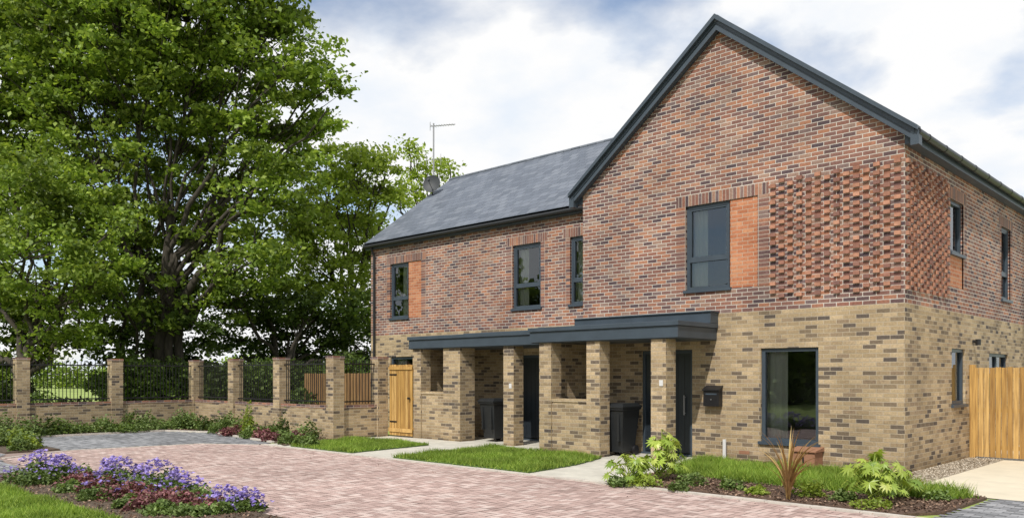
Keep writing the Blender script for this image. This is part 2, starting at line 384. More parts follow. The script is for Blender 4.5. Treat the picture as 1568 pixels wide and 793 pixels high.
for sgn in (-1,1):
    xe=RX+sgn*(3.395+.24)
    b.prism([(RX,ZT+.02),(xe,zt(xe)+.02),(xe,zt(xe)-.20),(RX,ZT-.22)],'y',14.10,14.235,'anth')
    b.prism([(RX,ZT+.075),(xe+sgn*.02,zt(xe)+.06),(xe+sgn*.02,zt(xe)-.02),(RX,ZT-.02)],'y',14.03,14.098,'anth')
    b.prism([(RX,ZT+.074),(xe+sgn*.02,zt(xe)+.059),(xe+sgn*.02,zt(xe)+.022),(RX,ZT+.022)],'y',14.098,14.22,'anth')
    b.box(xe-.10 if sgn>0 else xe-.03,xe+.03 if sgn>0 else xe+.10,14.09,14.25,zt(xe)-.24,zt(xe)-.01,'anth')
b.box(XR+.002,XR+.17,14.25,24.1,5.46,5.60,'anth'); b.box(XL-.17,XL-.002,14.25,15.0,5.46,5.60,'anth')
b.box(WXL-.1,XL,14.97,WY-.002,5.47,5.575,'anth')
b.obj('verges_and_fascias',house)
b=B()
b.tube((XR+.24,14.12,5.60),(XR+.24,24.1,5.60),.06,'gutter',12); b.tube((WXL-.12,14.91,5.555),(XL-.02,14.91,5.555),.05,'gutter',12)
for k in range(11): b.tube((XR+.24,14.6+k*.92,5.60),(XR+.24,14.64+k*.92,5.60),.067,'gutter',12)
def dpipe(x,y,z0,z1,ox,oy):
    b.tube((x+ox,y+oy,z1),(x,y,z1-.25),.034,'gutter',8); b.tube((x,y,z0),(x,y,z1-.25),.034,'gutter',10)
    z=z0+.4
    while z<z1-.5: b.tube((x,y,z),(x,y,z+.05),.042,'gutter',10); z+=1.5
dpipe(-20.13,WY-.06,0,5.53,0,-.13); dpipe(XR+.06,22.55,0,5.58,.16,0)
b.obj('gutters_and_downpipes',house,smooth=False)
# porches
b=B()
def pier(x0,y0,w=.33,h=2.34,d=None): b.box(x0,x0+w,y0,y0+(d or w),0,h,'tan')
PY=12.9
pier(-8.69,PY); pier(-10.23,PY); pier(-11.5,PY)
b.box(-11.17,-10.23,PY+.03,PY+.25,0,1.10,'tan'); b.box(-11.17,-10.23,PY+.01,PY+.27,1.10,1.165,'tan')
b.box(-11.5,-11.28,PY+.33,WY-.002,0,2.34,'tan')
PL=13.65
pier(-16.6,PL); pier(-15.4,PL,.62,2.34,.5); pier(-13.29,PL)
b.box(-16.27,-15.4,PL+.03,PL+.25,0,1.17,'tan'); b.box(-16.27,-15.4,PL+.01,PL+.27,1.17,1.235,'tan')
b.box(-16.6,-16.38,PL+.33,WY-.002,0,2.34,'tan')
b.obj('porch_piers',house)
b=B()
def canopy(x0,x1,yf,yb):
    b.box(x0,x1,yf,yb,2.34,2.56,'anth'); b.box(x0-.03,x1+.03,yf-.035,yb,2.562,2.65,'anth')
    b.box(x0+.02,x1-.02,yf+.03,yb,2.325,2.339,'anth')
canopy(-11.72,-8.07,12.84,FY-.002); canopy(-16.68,-11.78,13.58,WY-.002)
b.box(XL+.0,-8.04,13.95,FY-.002,2.652,2.86,'anth'); b.box(XL,-8.02,13.92,FY-.002,2.862,2.89,'anth')
b.box(-15.9,-11.42,14.8,WY-.002,2.652,2.76,'anth')
b.obj('porch_canopies',house,bevel=.008)
b=B()
b.box(-8.5,-8.42,PY-.012,PY,1.45,1.56,'white'); b.box(-13.1,-13.02,PL-.012,PL,1.35,1.46,'white')
b.tube((XR+.0,18.25,2.33),(XR+.09,18.25,2.33),.03,'black',10); b.tube((XR+.1,18.25,2.25),(XR+.1,18.25,2.37),.05,'black',12)
b.tube((-7.86,FY-.09,0),(-7.86,FY-.09,.42),.035,'white',10)
for x in (-5.4,-7.6): b.box(x,x+.215,FY-.006,FY+.01,.155,.22,'terra')
b.obj('wall_fittings',house)
b=B()
x0,x1=-8.29,-7.95
b.prism([(FY-.003,1.05),(FY-.14,1.05),(FY-.14,1.36),(FY-.003,1.42)],'x',x0,x1,'black')
b.prism([(FY-.003,1.45),(FY-.003,1.425),(FY-.165,1.35),(FY-.165,1.375)],'x',x0-.015,x1+.015,'black')
b.box(x0+.05,x1-.05,FY-.145,FY-.139,1.27,1.30,'anth'); b.tube((x1-.17,FY-.15,1.18),(x1-.17,FY-.139,1.18),.012,'alu',8)
b.obj('letterbox')
b=B(); b.box(-6.40,-5.98,13.9,14.245,0,.30,'terra'); b.prism([(13.87,.30),(13.87,.33),(14.245,.38),(14.245,.30)],'x',-6.43,-5.95,'terra'); b.box(-6.2,-6.17,13.89,13.9,.1,.22,'black')
b.obj('gas_meter_box',bevel=.01)
def wbin(cx,cy,z,yaw):
    e=empty('wheelie_bin'); b=B()
    def ring(w,d,zz,o=0): return [(-w,-d+o,zz),(w,-d+o,zz),(w,d+o,zz),(-w,d+o,zz)]
    R=[ring(.20,.24,.08),ring(.27,.33,.92),ring(.29,.36,.93),ring(.29,.36,.97)]
    b.face(R[0][::-1],'bin')
    for i in range(3):
        for k in range(4):
            j=(k+1)%4; b.face([R[i][k],R[i][j],R[i+1][j],R[i+1][k]],'bin')
    L_=[ring(.30,.38,.972),ring(.30,.38,1.0),ring(.25,.30,1.06)]
    for i in range(2):
        for k in range(4):
            j=(k+1)%4; b.face([L_[i][k],L_[i][j],L_[i+1][j],L_[i+1][k]],'bin')
    b.face(L_[2],'bin'); b.face(L_[0][::-1],'bin')
    for s_ in (-1,1):
        b.tube((s_*.19,.24,.10),(s_*.25,.24,.10),.10,'black',16)
        b.box(s_*.16-.02,s_*.16+.02,-.34,-.27,.3,.85,'bin')
    b.tube((-.25,.42,.98),(.25,.42,.98),.015,'bin'); b.box(-.25,-.22,.34,.42,.95,1.0,'bin'); b.box(.22,.25,.34,.42,.95,1.0,'bin')
    o=b.obj('bin_body',e); e.location=(cx,cy,z); e.rotation_euler=(0,0,yaw); return e
wbin(-9.93,13.62,.022,math.radians(5)); wbin(-14.25,14.4,.022,math.radians(-4))
dish=empty('satellite_dish'); b=B(); dc=Vector(P3(662,283,26.6)); nrm=(Vector((-1.5,-9,1.5)).normalized()+Vector((.8,-.2,.15))).normalized()
u=nrm.orthogonal().normalized(); w=nrm.cross(u); rings=[]
for i in range(7):
    r=.30*i/6; rings.append([dc+(u*math.cos(a)+w*math.sin(a))*r+nrm*(.25*(r/.3)**2*.3) for a in [2*math.pi*k/20 for k in range(20)]])
for i in range(6):
    for k in range(20):
        j=(k+1)%20; b.face([rings[i][k],rings[i][j],rings[i+1][j],rings[i+1][k]],'dish')
b.tube(dc-w*.3,dc+nrm*.32,.012,'dish'); b.tube(dc+nrm*.30,dc+nrm*.40,.03,'dish')
b.tube(dc,dc-nrm*.12,.03,'dish'); b.tube(dc-nrm*.12,(dc.x-nrm.x*.12,dc.y,dc.z-.55),.02,'dish')
b.obj('dish_and_bracket',dish,smooth=False)
aer=empty('tv_aerial'); b=B(); ax,ay,_=P3(664,250,26.9)
b.tube((ax,ay,7.2),(ax,ay,9.95),.025,'alu')
rt=Vector((SA,CA,0))
bd=(rt*.96+Vector((-CA,SA,0))*-.25).normalized(); top=Vector((ax,ay,9.86)); b.tube(top-bd*.12,top+bd*.75,.014,'alu',6)
pd=bd.cross(Vector((0,0,1)))
for k in range(9):
    c=top+bd*(-.05+k*.09); h=.11 if k>1 else .16; b.tube(c-pd*h,c+pd*h,.006,'alu',5)
b.tube(top-bd*.12+Vector((0,0,.14)),top-bd*.12-Vector((0,0,.14)),.01,'alu',5)
t2=Vector((ax,ay,8.75)); b.tube(t2-bd*.25,t2+bd*.25,.01,'alu',6)
for s_ in (-.25,.25): b.tube(t2+bd*s_-Vector((0,0,.18)),t2+bd*s_+Vector((0,0,.18)),.008,'alu',5)
b.obj('mast_and_yagi',aer)
# ------------------------------------------------------------ garden wall with railings
gw=empty('brick_garden_wall'); b=B(); rl=B()
WAY=12.0; XB=-25.5; XC=-17.7
def gp(x,y,h=2.08):
    b.box(x-.165,x+.165,y-.165,y+.165,0,h,'tan'); b.box(x-.175,x+.175,y-.175,y+.175,h,h+.065,'redsold')
pxs=[XC,-20.3,-22.9,XB]
for x in pxs: gp(x,WAY)
pys=[9.5,7.0,4.5]
for y in pys: gp(XB,y)
gp(XC,13.4)
def span(x0,y0,x1,y1):
    if abs(y1-y0)<.01:
        b.box(x0,x1,y0-.108,y0+.108,0,.80,'tan'); b.box(x0,x1,y0-.115,y0+.115,.80,.875,'redsold')
    else:
        b.box(x0-.108,x0+.108,y0,y1,0,.80,'tan'); b.box(x0-.115,x0+.115,y0,y1,.80,.875,'redsold')
    L_=math.hypot(x1-x0,y1-y0); n=int(L_/.10)
    dx,dy=(x1-x0)/L_,(y1-y0)/L_
    for z in (.95,1.93):
        rl.box(min(x0,x1)-abs(dy)*.02,max(x0,x1)+abs(dy)*.02,min(y0,y1)-abs(dx)*.02,max(y0,y1)+abs(dx)*.02,z,z+.035,'black')
    for k in range(1,n+1):
        x=x0+dx*L_*k/(n+1); y=y0+dy*L_*k/(n+1); rl.tube((x,y,.90),(x,y,2.05),.011,'black',5)
for i in range(3): span(pxs[i+1]+.165,WAY,pxs[i]-.165,WAY)
ys=[WAY]+pys
for i in range(3): span(XB,ys[i+1]+.165,XB,ys[i]-.165)
span(XC,WAY+.165,XC,13.4-.165)
b.obj('wall_and_piers',gw); rl.obj('railings',gw)
def boards(name,kind,Pl,u0,u1,z0,z1,mat='wood',bwid=.1,frame=True):
    e=empty(name); b=B(); n=max(1,round((u1-u0)/bwid)); w=(u1-u0)/n
    for k in range(n):
        a=u0+k*w+.005; c=u0+(k+1)*w-.005; o=random.uniform(0,.006); dz=random.uniform(-.008,.008)
        if kind=='f': b.box(a,c,Pl+o,Pl+.02+o,z0,z1+dz,mat)
        else: b.box(Pl-.02-o,Pl-o,a,c,z0,z1+dz,mat)
    for z in (z0+.15,(z0+z1)/2,z1-.2):
        if kind=='f': b.box(u0,u1,Pl+.027,Pl+.065,z,z+.08,mat)
        else: b.box(Pl-.065,Pl-.027,u0,u1,z,z+.08,mat)
    b.obj('boards',e); return e,b
e,_=boards('wooden_gate','f',13.60,-17.52,-16.56,.06,1.93)
b=B(); b.box(-17.53,-16.55,13.575,13.598,1.80,1.88,'wood'); b.box(-17.53,-16.55,13.575,13.598,.15,.25,'wood')
for z in (.4,1.65): b.box(-17.5,-17.2,13.592,13.5995,z,z+.04,'black')
b.tube((-16.68,13.55,1.05),(-16.62,13.55,1.05),.03,'black'); b.obj('rails_and_ironmongery',e)
e,_=boards('wooden_fence','f',18.0,-4.55,-3.25,.05,1.80)
b=B(); b.box(-4.6,-4.5,17.99,18.09,0,1.86,'wood'); b.box(-3.24,-3.12,17.98,18.1,0,1.9,'wood')
b.box(-3.6,-3.3,17.985,17.9995,1.5,1.54,'black'); b.box(-3.6,-3.3,17.985,17.9995,.35,.39,'black'); b.obj('posts_and_hinges',e)
e,_=boards('wooden_fence','f',18.02,-3.10,2.5,.05,1.82)
e,_=boards('wooden_fence','f',15.35,-24.5,-20.45,.03,1.72,'woodd',.12)
# ------------------------------------------------------------ ground
def sheet(name,poly,z,mat):
    b=B(); b.face([(p[0],p[1],z) for p in poly],mat); return b.obj(name)
def slab(name,poly,z0,z1,mat,parent=None):
    b=B(); b.prism(poly,'z',z1,z0,mat); return b.obj(name,parent)
sheet('ground',[(-700,-700),(700,-700),(700,700),(-700,700)],0,'field')
redp=[(-18.3,4.75),(-15.3,4.45),(-8.0,4.95),(-8.0,1.0),(9,1.0),(9,9.85),(-17.6,9.85),(-18.9,9.0),(-19.3,6.2)]
sheet('paved_road_base',[(-26,3.0),(-26,9),(-24,10.4),(-8,9.9),(12,9.9),(12,0),(-9,0),(-15,3.0)],.004,'sand')
def inpoly(X,Y,poly):
    c=np.zeros(len(X),bool); n=len(poly)
    for i in range(n):
        x0,y0=poly[i]; x1,y1=poly[(i+1)%n]
        if y0==y1: continue
        k=((y0>Y)!=(y1>Y))&(X<(x1-x0)*(Y-y0)/(y1-y0)+x0); c^=k
    return c
def pav(name,poly,mat,herring=True,ang=0,z=.009):
    xs=[p[0] for p in poly]; ys=[p[1] for p in poly]
    cx,cy=(min(xs)+max(xs))/2,(min(ys)+max(ys))/2; R=math.hypot(max(xs)-min(xs),max(ys)-min(ys))/2+.5
    n=int(R/.1)+2; I,J=np.meshgrid(np.arange(-n,n),np.arange(-n,n)); I=I.ravel();J=J.ravel(); g=.0035
    rects=[]
    if herring:
        D=(I-J)%4
        h=D==0; rects.append(np.stack([I[h]*.1,J[h]*.1,I[h]*.1+.2,J[h]*.1+.1],1))
        v=D==3; rects.append(np.stack([I[v]*.1,J[v]*.1,I[v]*.1+.1,J[v]*.1+.2],1))
    else:
        h=(I+J)%2==0; rects.append(np.stack([I[h]*.1,J[h]*.1,I[h]*.1+.2,J[h]*.1+.1],1))
    R_=np.concatenate(rects); R_[:,:2]+=g; R_[:,2:]-=g
    q=np.stack([R_[:,[0,1]],R_[:,[2,1]],R_[:,[2,3]],R_[:,[0,3]]],1)
    a=math.radians(ang); rot=np.array([[math.cos(a),math.sin(a)],[-math.sin(a),math.cos(a)]])
    q=q@rot+np.array([cx,cy]); c=q.mean(1); k=inpoly(c[:,0],c[:,1],poly); q=q[k]
    zz=z+rng.random((len(q),1,1))*.003; V=np.concatenate([q,np.broadcast_to(zz,(len(q),4,1))],2)
    V[:,:,2]+=rng.normal(size=(len(q),4))*.0007
    return npmesh(name,V,4,mat)
pav('block_paved_road',redp,'pred',True,0)
greyp=[(-23.9,6.15),(-19.45,6.15),(-19.05,9.05),(-17.75,9.98),(-17.9,10.3),(-22.4,10.9),(-23.9,10.3)]
sheet('parking_bay_base',greyp,.0065,'gsand'); pav('grey_paved_parking_bay',greyp,'pgrey',False,0,.011)
gp2=[(-26,3.6),(-15.2,3.75),(-15.35,4.35),(-18.3,4.6),(-19.4,5.0),(-26,5.0)]
sheet('grey_path_base',gp2,.0065,'gsand'); pav('grey_paved_path',gp2,'pgrey',False,0,.011)
gp3=[(-2.95,9.95),(9,9.95),(9,12.3),(-2.8,12.2)]
sheet('side_paving_base',gp3,.0065,'gsand'); pav('grey_paved_side_path',gp3,'pgrey',False,0,.011)
def kerbline(name,pts,w=.1,h=.03,seg=.6,mat='kerb'):
    b=B()
    for i in range(len(pts)-1):
        p=Vector(pts[i]);q=Vector(pts[i+1]); L_=(q-p).length; n=max(1,round(L_/seg)); d=(q-p)/L_; nn=Vector((-d.y,d.x))*w
        for k in range(n):
            a=p+d*(L_*k/n+.004); c=p+d*(L_*(k+1)/n-.004)
            b.prism([tuple(a),tuple(c),tuple(c+nn),tuple(a+nn)],'z',h+random.uniform(-.002,.002),0,mat)
    return b.obj(name)
kerbline('kerb',[(9,9.86),(-17.6,9.86)][::-1])
kerbline('kerb',[(-17.62,9.86),(-18.95,9.0),(-19.35,6.2),(-18.4,4.7)],.08,.02)
kerbline('kerb',[(-15.3,4.44),(-8.0,4.94),(-7.95,1.0)][::-1],.08,.03)
kerbline('kerb',[(-17.9,10.32),(-22.4,10.92),(-23.95,10.32),(-23.97,5.2)][::-1],.08,.05)
sheet('concrete_path',[(-17.6,9.97),(-7.5,9.97),(-7.5,14.2),(-8.0,14.25),(-11.4,14.25),(-11.4,15.1),(-17.6,15.1)],.02,'concrete')
sheet('side_path',[(-4.3,12.25),(9,12.3),(9,18),(-4.3,18)],.012,'cream')
sheet('gravel_strip',[(-4.61,14.2),(-4.2,12.9),(-4.0,13.5),(-4.0,18),(-4.61,18)],.016,'gravel')
sheet('rear_ground',[(-4.61,18),(9,18),(9,30),(-4.61,30)],.008,'concrete')
rbed=[(-7.55,9.97),(-3.3,9.97),(-2.95,10.5),(-2.9,12.15),(-4.2,12.85),(-4.45,14.24),(-7.95,14.24),(-7.7,12.5)]
slab('planting_bed',rbed,0,.035,'mulch')
lb=[(-25.35,5.2),(-24.0,5.2),(-24.0,10.35),(-22.4,11.0),(-17.95,10.4),(-16.8,10.0),(-17.4,11.85),(-25.35,11.85)]
slab('planting_bed',lb,0,.035,'soil')
sb=[(-23.9,5.05),(-19.5,5.05),(-19.5,6.1),(-23.9,6.1)]; slab('planting_bed',sb,0,.04,'soil')
fb=[(-15.3,3.4),(-10.6,3.5),(-9.3,3.55),(-8.4,3.8),(-8.06,4.9),(-15.3,4.38)]; slab('planting_bed',fb,0,.045,'soil')
grass_polys={'a':([(-16.5,9.99),(-14.2,9.99),(-14.5,12.4),(-17.3,12.4)],18000,.075),
 'b':([(-12.75,9.99),(-9.15,9.99),(-9.35,11.5),(-9.75,12.75),(-12.9,12.9)],28000,.085),
 'c':([(-7.4,11.45),(-5,11.25),(-3.3,11.4),(-3.0,11.95),(-4.25,12.75),(-4.6,13.3),(-8.0,13.4),(-7.7,12.3)],24000,.13),
 'd':([(-16,.8),(-8.9,.8),(-9.3,3.55),(-10.6,3.5),(-16,3.38)],60000,.07)}
def inside(poly,n):
    xs=[p[0] for p in poly]; ys=[p[1] for p in poly]; out=[]
    tot=0
    while tot<n:
        X=rng.uniform(min(xs),max(xs),n);Y=rng.uniform(min(ys),max(ys),n); k=inpoly(X,Y,poly); out.append(np.stack([X[k],Y[k]],1)); tot+=k.sum()
    return np.concatenate(out)[:n]
for k,(poly,n,h) in grass_polys.items():
    e=empty('grass_lawn'); slab('turf',poly,.0,.048 if k!='d' else .05,'turf',e)
    c=inside(poly,n); a=rng.uniform(0,2*math.pi,n); patch=1+.4*np.sin(c[:,0]*4.1+c[:,1]*2)*np.sin(c[:,1]*5.3-c[:,0])
    c=c+rng.normal(size=c.shape)*.025
    hh=h*(.5+.8*rng.random(n))*patch; wd=.006+.005*rng.random(n)
    base=np.concatenate([c,np.full((n,1),.04)],1); d=np.stack([np.cos(a),np.sin(a),np.zeros(n)],1)
    ln=rng.normal(size=(n,2))*.5*hh[:,None]; tip=base+np.concatenate([ln,hh[:,None]],1)
    V=np.stack([base-d*wd[:,None],base+d*wd[:,None],tip],1)
    npmesh('blades',V,3,'grass',e)
def scatter(name,poly,n,size,z,mat):
    c=inside(poly,n); C=np.concatenate([c,np.full((n,1),z)+rng.random((n,1))*.015],1); return npmesh(name,leafquads(C,size,1.2,.5),4,mat)
scatter('bark_chips',rbed,9000,.045,.042,'chips')
scatter('gravel_stones',[(-4.58,14.2),(-4.2,12.9),(-4.0,13.5),(-4.0,18),(-4.58,18)],5000,.03,.02,'stones')
scatter('soil_litter',lb,4000,.05,.042,'chips'); scatter('soil_litter',fb,3000,.04,.05,'chips')
scatter('fallen_debris',[(-17,8.9),(6,8.9),(6,9.84),(-17,9.84)],260,.022,.016,'chips')
# ------------------------------------------------------------ plants
def mound(name,x,y,r,h,n,size,mat,z=.04,stems=False,up=.6):
    p=rng.normal(size=(n,3)); p/=np.linalg.norm(p,axis=1)[:,None]; p*=(.5+.55*rng.random((n,1))**.8)
    p[:,2]=np.abs(p[:,2]); wob=1+.32*np.sin(p[:,0]*5+x*7)*np.cos(p[:,1]*4+y*3)
    C=np.stack([x+p[:,0]*r*wob,y+p[:,1]*r*wob,z+p[:,2]*h*wob],1)
    return npmesh(name,leafquads(C,size,up,.7),4,mat)
def group(name,items):
    e=empty(name)
    for o in items: o.parent=e
    return e
def geranium(x,y,r,h):
    a=mound('leaves',x,y,r,h*.85,int(1200*r/.35),.06,'shrub'); n=int(170*r/.35)
    p=rng.normal(size=(n,2))*r*.62; C=np.stack([x+p[:,0],y+p[:,1],.04+h*(1.15-.8*np.clip((p**2).sum(1)/(r*r),0,1.1))+rng.random(n)*.12],1)
    q=[]
    for k in range(3): q.append(leafquads(C+rng.normal(size=C.shape)*.007,.048,1.2,.9))
    f=npmesh('flowers',np.concatenate(q),4,'geran'); group('geranium_plant',[a,f])
for px,d,r,h in ((60,12.7,.34,.30),(95,12.3,.26,.28),(170,12.0,.22,.28),(185,11.4,.33,.32),(240,11.0,.36,.33),(275,10.7,.28,.25),(345,9.95,.22,.14),(378,9.75,.2,.14)):
    x,y=P(px,d); geranium(x,y,r,h)
for px,d,r,h in ((125,11.9,.28,.2),(160,11.2,.3,.22),(200,10.6,.32,.22),(245,10.15,.3,.2),(285,9.9,.3,.18),(320,9.65,.22,.15),(230,9.8,.25,.15)):
    x,y=P(px,d); o=mound('heuchera_plant',x,y,r,h,1300,.045,'heuch')
for px,d,r,h in ((300,10.3,.3,.18),(340,9.6,.25,.14),(80,12.2,.3,.2),(110,12.8,.3,.2),(210,11.3,.3,.2),(40,12.0,.3,.2),(150,10.6,.25,.15),(200,10.0,.22,.12),(250,9.55,.25,.12),(300,9.45,.25,.12),(110,11.3,.22,.14)):
    x,y=P(px,d); o=mound('low_shrub',x,y,r,h,900,.05,'shrub')
for i in range(26):
    x=-25.0+random.random()*.9; y=5.4+i*.24; mound('low_shrub',x,y,.28+.2*random.random(),.22+.45*random.random()**2,500,.07,'shrub' if random.random()<.75 else 'leafd')
for i in range(22):
    x=-25+i*.33; mound('low_shrub',x,11.45+random.uniform(-.3,.2),.22+.15*random.random(),.2+.4*random.random()**2,420,.07,'shrub' if random.random()<.7 else 'leafd')
for px,py in ((350,664),(365,661),(400,668),(425,664),(415,672),(452,672)):
    d=CH*F/(py-575+4); x,y=P(px,d); mound('heuchera_plant',x,y,.24,.22,650,.06,'heuch')
for px,py in ((380,668),(440,677),(475,682),(462,680),(330,660)):
    d=CH*F/(py-575+4); x,y=P(px,d); mound('low_shrub',x,y,.22,.24,600,.06,'shrub')
x,y=P(380,22.5); mound('rose_shrub',x,y,.2,.75,500,.07,'leafl')
for i in range(14):
    mound('low_shrub',-23.7+i*.3,5.5+random.uniform(-.3,.4),.25,.2+.2*random.random(),420,.07,'shrub' if i%3 else 'leafl')
def fatsia(x,y,r,h,n,seed):
    rr=random.Random(seed); e=empty('fatsia_plant'); b=B(); st=B()
    for i in range(n):
        a=rr.uniform(0,2*math.pi); t=rr.random()**.6; ele=rr.random()
        c=Vector((x+math.cos(a)*r*t*(1-.35*ele),y+math.sin(a)*r*t*(1-.35*ele),.12+h*(.15+.85*ele)*(1-.25*t)))
        out=Vector((math.cos(a),math.sin(a),0)); nrm=(Vector((0,0,1))+out*(.5+.5*t)+Vector((rr.gauss(0,.35),rr.gauss(0,.35),0))).normalized()
        u=(out-nrm*out.dot(nrm)).normalized(); w=nrm.cross(u); s=rr.uniform(.06,.14)*(.7+r*.6)
        root=Vector((x+rr.gauss(0,.05),y+rr.gauss(0,.05),.05+h*.3*ele)); st.tube(root,c,.006,'fatsia',4,cap=False)
        L_=9; pts=[]
        for k in range(L_):
            th=-2.3+4.6*k/(L_-1); rad=s*(1-.25*abs(th)/2.3)
            tip=c+(u*math.cos(th)+w*math.sin(th))*rad*1.25-nrm*rad*.30
            pts.append(tip)
            if k<L_-1:
                th2=th+2.3/(L_-1); pts.append(c+(u*math.cos(th2)+w*math.sin(th2))*rad*.62-nrm*.01)
        i0=len(b.v); b.v.append(tuple(c)); b.v+= [tuple(p) for p in pts]
        for k in range(len(pts)-1):
            b.f.append((i0,i0+1+k,i0+2+k)); b.m.append(b.mi('fatsia')); b.uv+=[(0,0)]*3
    b.obj('leaves',e); st.obj('stems',e)
x,y=P(1012,12.6); fatsia(x,y,.42,.72,62,1); x,y=P(965,12.2); fatsia(x,y,.40,.40,44,2); x,y=P(985,12.0); mound('low_shrub',x,y,.28,.16,500,.05,'leafl')
x,y=P(1340,10.4); fatsia(x,y,.42,.62,64,3); x,y=P(1380,10.7); fatsia(x,y,.26,.38,26,5)
x,y=P(1335,9.95); mound('low_shrub',x,y,.25,.10,500,.04,'leafl')
def phormium(x,y,n,h,seed):
    rr=random.Random(seed); b=B()
    for i in range(n):
        a=rr.uniform(0,2*math.pi); d=Vector((math.cos(a),math.sin(a),0)); sd=Vector((-d.y,d.x,0)); lean=rr.uniform(.1,.95); H=h*rr.uniform(.5,1.1); wd=rr.uniform(.014,.024)
        pts=[]; K=7
        for k in range(K+1):
            t=k/K; p=Vector((x,y,.03))+d*(lean*H*t*(.35+.9*t*t))+Vector((0,0,H*(t-.25*lean*t**3))); ww_=wd*(1-t)**.6
            pts.append((p-sd*ww_,p+sd*ww_))
        i0=len(b.v)
        for p in pts: b.v+=[tuple(p[0]),tuple(p[1])]
        for k in range(K):
            j=i0+2*k; b.f.append((j,j+1,j+3,j+2)); b.m.append(b.mi('phorm')); b.uv+=[(0,0)]*4
    b.obj('phormium_plant')
x,y=P(1207,10.6); phormium(x,y,48,.92,4)
for px,d,r,h,m_ in ((1240,10.9,.2,.2,'leafl'),(1060,12.0,.22,.18,'shrub'),(1120,11.6,.18,.14,'shrub'),(1290,10.5,.16,.13,'shrub'),(1160,11.1,.15,.10,'leafl'),(1430,10.6,.2,.12,'shrub'),(945,12.0,.15,.12,'shrub'),(1040,11.5,.15,.1,'shrub')):
    x,y=P(px,d); mound('low_shrub',x,y,r,h,420,.05,m_)
# ------------------------------------------------------------ trees
def tubepath(b,pts,radii,n=6):
    prev=None
    for i,p in enumerate(pts):
        d=(pts[min(i+1,len(pts)-1)]-pts[max(i-1,0)]).normalized(); u=d.cross(Vector((.31,.95,.1))).normalized(); w=d.cross(u)
        i0=len(b.v); b.v+=[tuple(p+(u*math.cos(2*math.pi*k/n)+w*math.sin(2*math.pi*k/n))*radii[i]) for k in range(n)]
        if prev is not None:
            for k in range(n):
                j=(k+1)%n; b.f.append((prev+k,prev+j,i0+j,i0+k)); b.m.append(0); b.uv+=[(0,0)]*4
        prev=i0
def bez(a,c,b_,n,jit,rr):
    out=[]
    for i in range(n+1):
        t=i/n; p=a*(1-t)**2+c*2*t*(1-t)+b_*t*t
        if 0<i<n: p=p+Vector((rr.gauss(0,jit),rr.gauss(0,jit),rr.gauss(0,jit)))
        out.append(p)
    return out
def tree(name,px,d,tr,th,blobs,dens,lpc,ls,mat,seed,stems=1,csig=.42,dspread=1.0,sspread=1.0):
    rr=random.Random(seed); e=empty(name); b=B(); b.mi('bark'); x,y=P(px,d)
    stemlist=[]
    for s in range(stems):
        bx=x+rr.uniform(-.8,.8)*(s>0)*sspread; by=y+rr.uniform(-.8,.8)*(s>0)*sspread
        top=Vector((bx+rr.uniform(-1,1)*.9*sspread,by+rr.uniform(-1,1)*.9*sspread,th*rr.uniform(.85,1.05)))
        pts=bez(Vector((bx,by,-.1)),Vector((bx+rr.uniform(-.3,.3),by+rr.uniform(-.3,.3),th*.5)),top,9,.08,rr)
        r0=tr*(1 if s==0 else .7); rad=[r0*(1.35 if i==0 else 1)*(1-.08*i) for i in range(10)]
        tubepath(b,pts,rad,9); stemlist.append((pts,rad))
    cl=[]
    for (bpx,bpy_,R) in blobs:
        dd=d+rr.uniform(-1,1)*dspread*2.2
        c=Vector(P3(bpx,bpy_,dd)); pts0,rad0=rr.choice(stemlist)
        zt_=min(max(c.z*.45,th*.3),th*.98); i=min(range(10),key=lambda k:abs(pts0[k].z-zt_)); o=pts0[i]
        mid=o.lerp(c,.5)+Vector((rr.uniform(-.6,.6),rr.uniform(-.6,.6),rr.uniform(.2,1.2)))
        lp=bez(o,mid,c,8,.14,rr); r1=min(rad0[i]*.75,.07*R+.04); tubepath(b,lp,[r1*(1-.1*k)+.015 for k in range(9)],6)
        n=int(dens*R**2.3)
        for k in range(n):
            v=Vector((rr.gauss(0,1),rr.gauss(0,1),rr.gauss(0,1))).normalized()*R*(rr.random()**.42)
            p=c+Vector((v.x,v.y,v.z*.8)); cl.append(p)
            if k%2==0:
                o2=lp[rr.randint(4,8)]; tp=bez(o2,o2.lerp(p,.5)+Vector((0,0,rr.uniform(-.1,.4))),p,3,.06,rr)
                tubepath(b,tp,[.035,.026,.018,.008],4)
    b.obj('trunk_and_limbs',e,smooth=True)
    C=np.array([tuple(p) for p in cl]); m=len(C)
    sig=csig*(.6+.8*rng.random((m,1,1)))
    pts=C[:,None,:]+rng.normal(size=(m,lpc,3))*sig*np.array([1,1,.45])
    npmesh('leaves',leafquads(pts.reshape(-1,3),ls,.3,.66),4,mat,e)
    return e
tree('oak_tree',250,34,.34,9.0,[(240,60,3.8),(130,30,3.6),(330,40,3.6),(400,50,2.5),(440,100,2.3),(490,125,1.5),(515,125,.8),(500,170,.8),(470,190,1.5),(300,160,3.6),(170,160,3.8),(80,110,3),(400,200,2.6),(240,290,3.2),(130,280,3.0),(350,300,2.8),(430,270,2.2),(60,210,2.6),(300,-70,4.5),(150,-80,4.5),(410,-10,1.8),(300,390,2.2),(190,390,2.4),(390,370,2.4),(455,230,1.6),(250,450,1.6),(160,470,1.6),(340,450,1.6),(420,440,1.6),(70,20,2.2)],
   3.1,115,.22,'leaf',11,stems=4,csig=.32)
tree('oak_tree',-60,36,.42,9,[(-40,60,3.5),(20,10,2.8),(10,120,2.6),(-60,200,3.5),(-40,320,3),(20,200,2.4),(60,40,2.0)],3.2,110,.24,'leaf',12,stems=1,csig=.36)
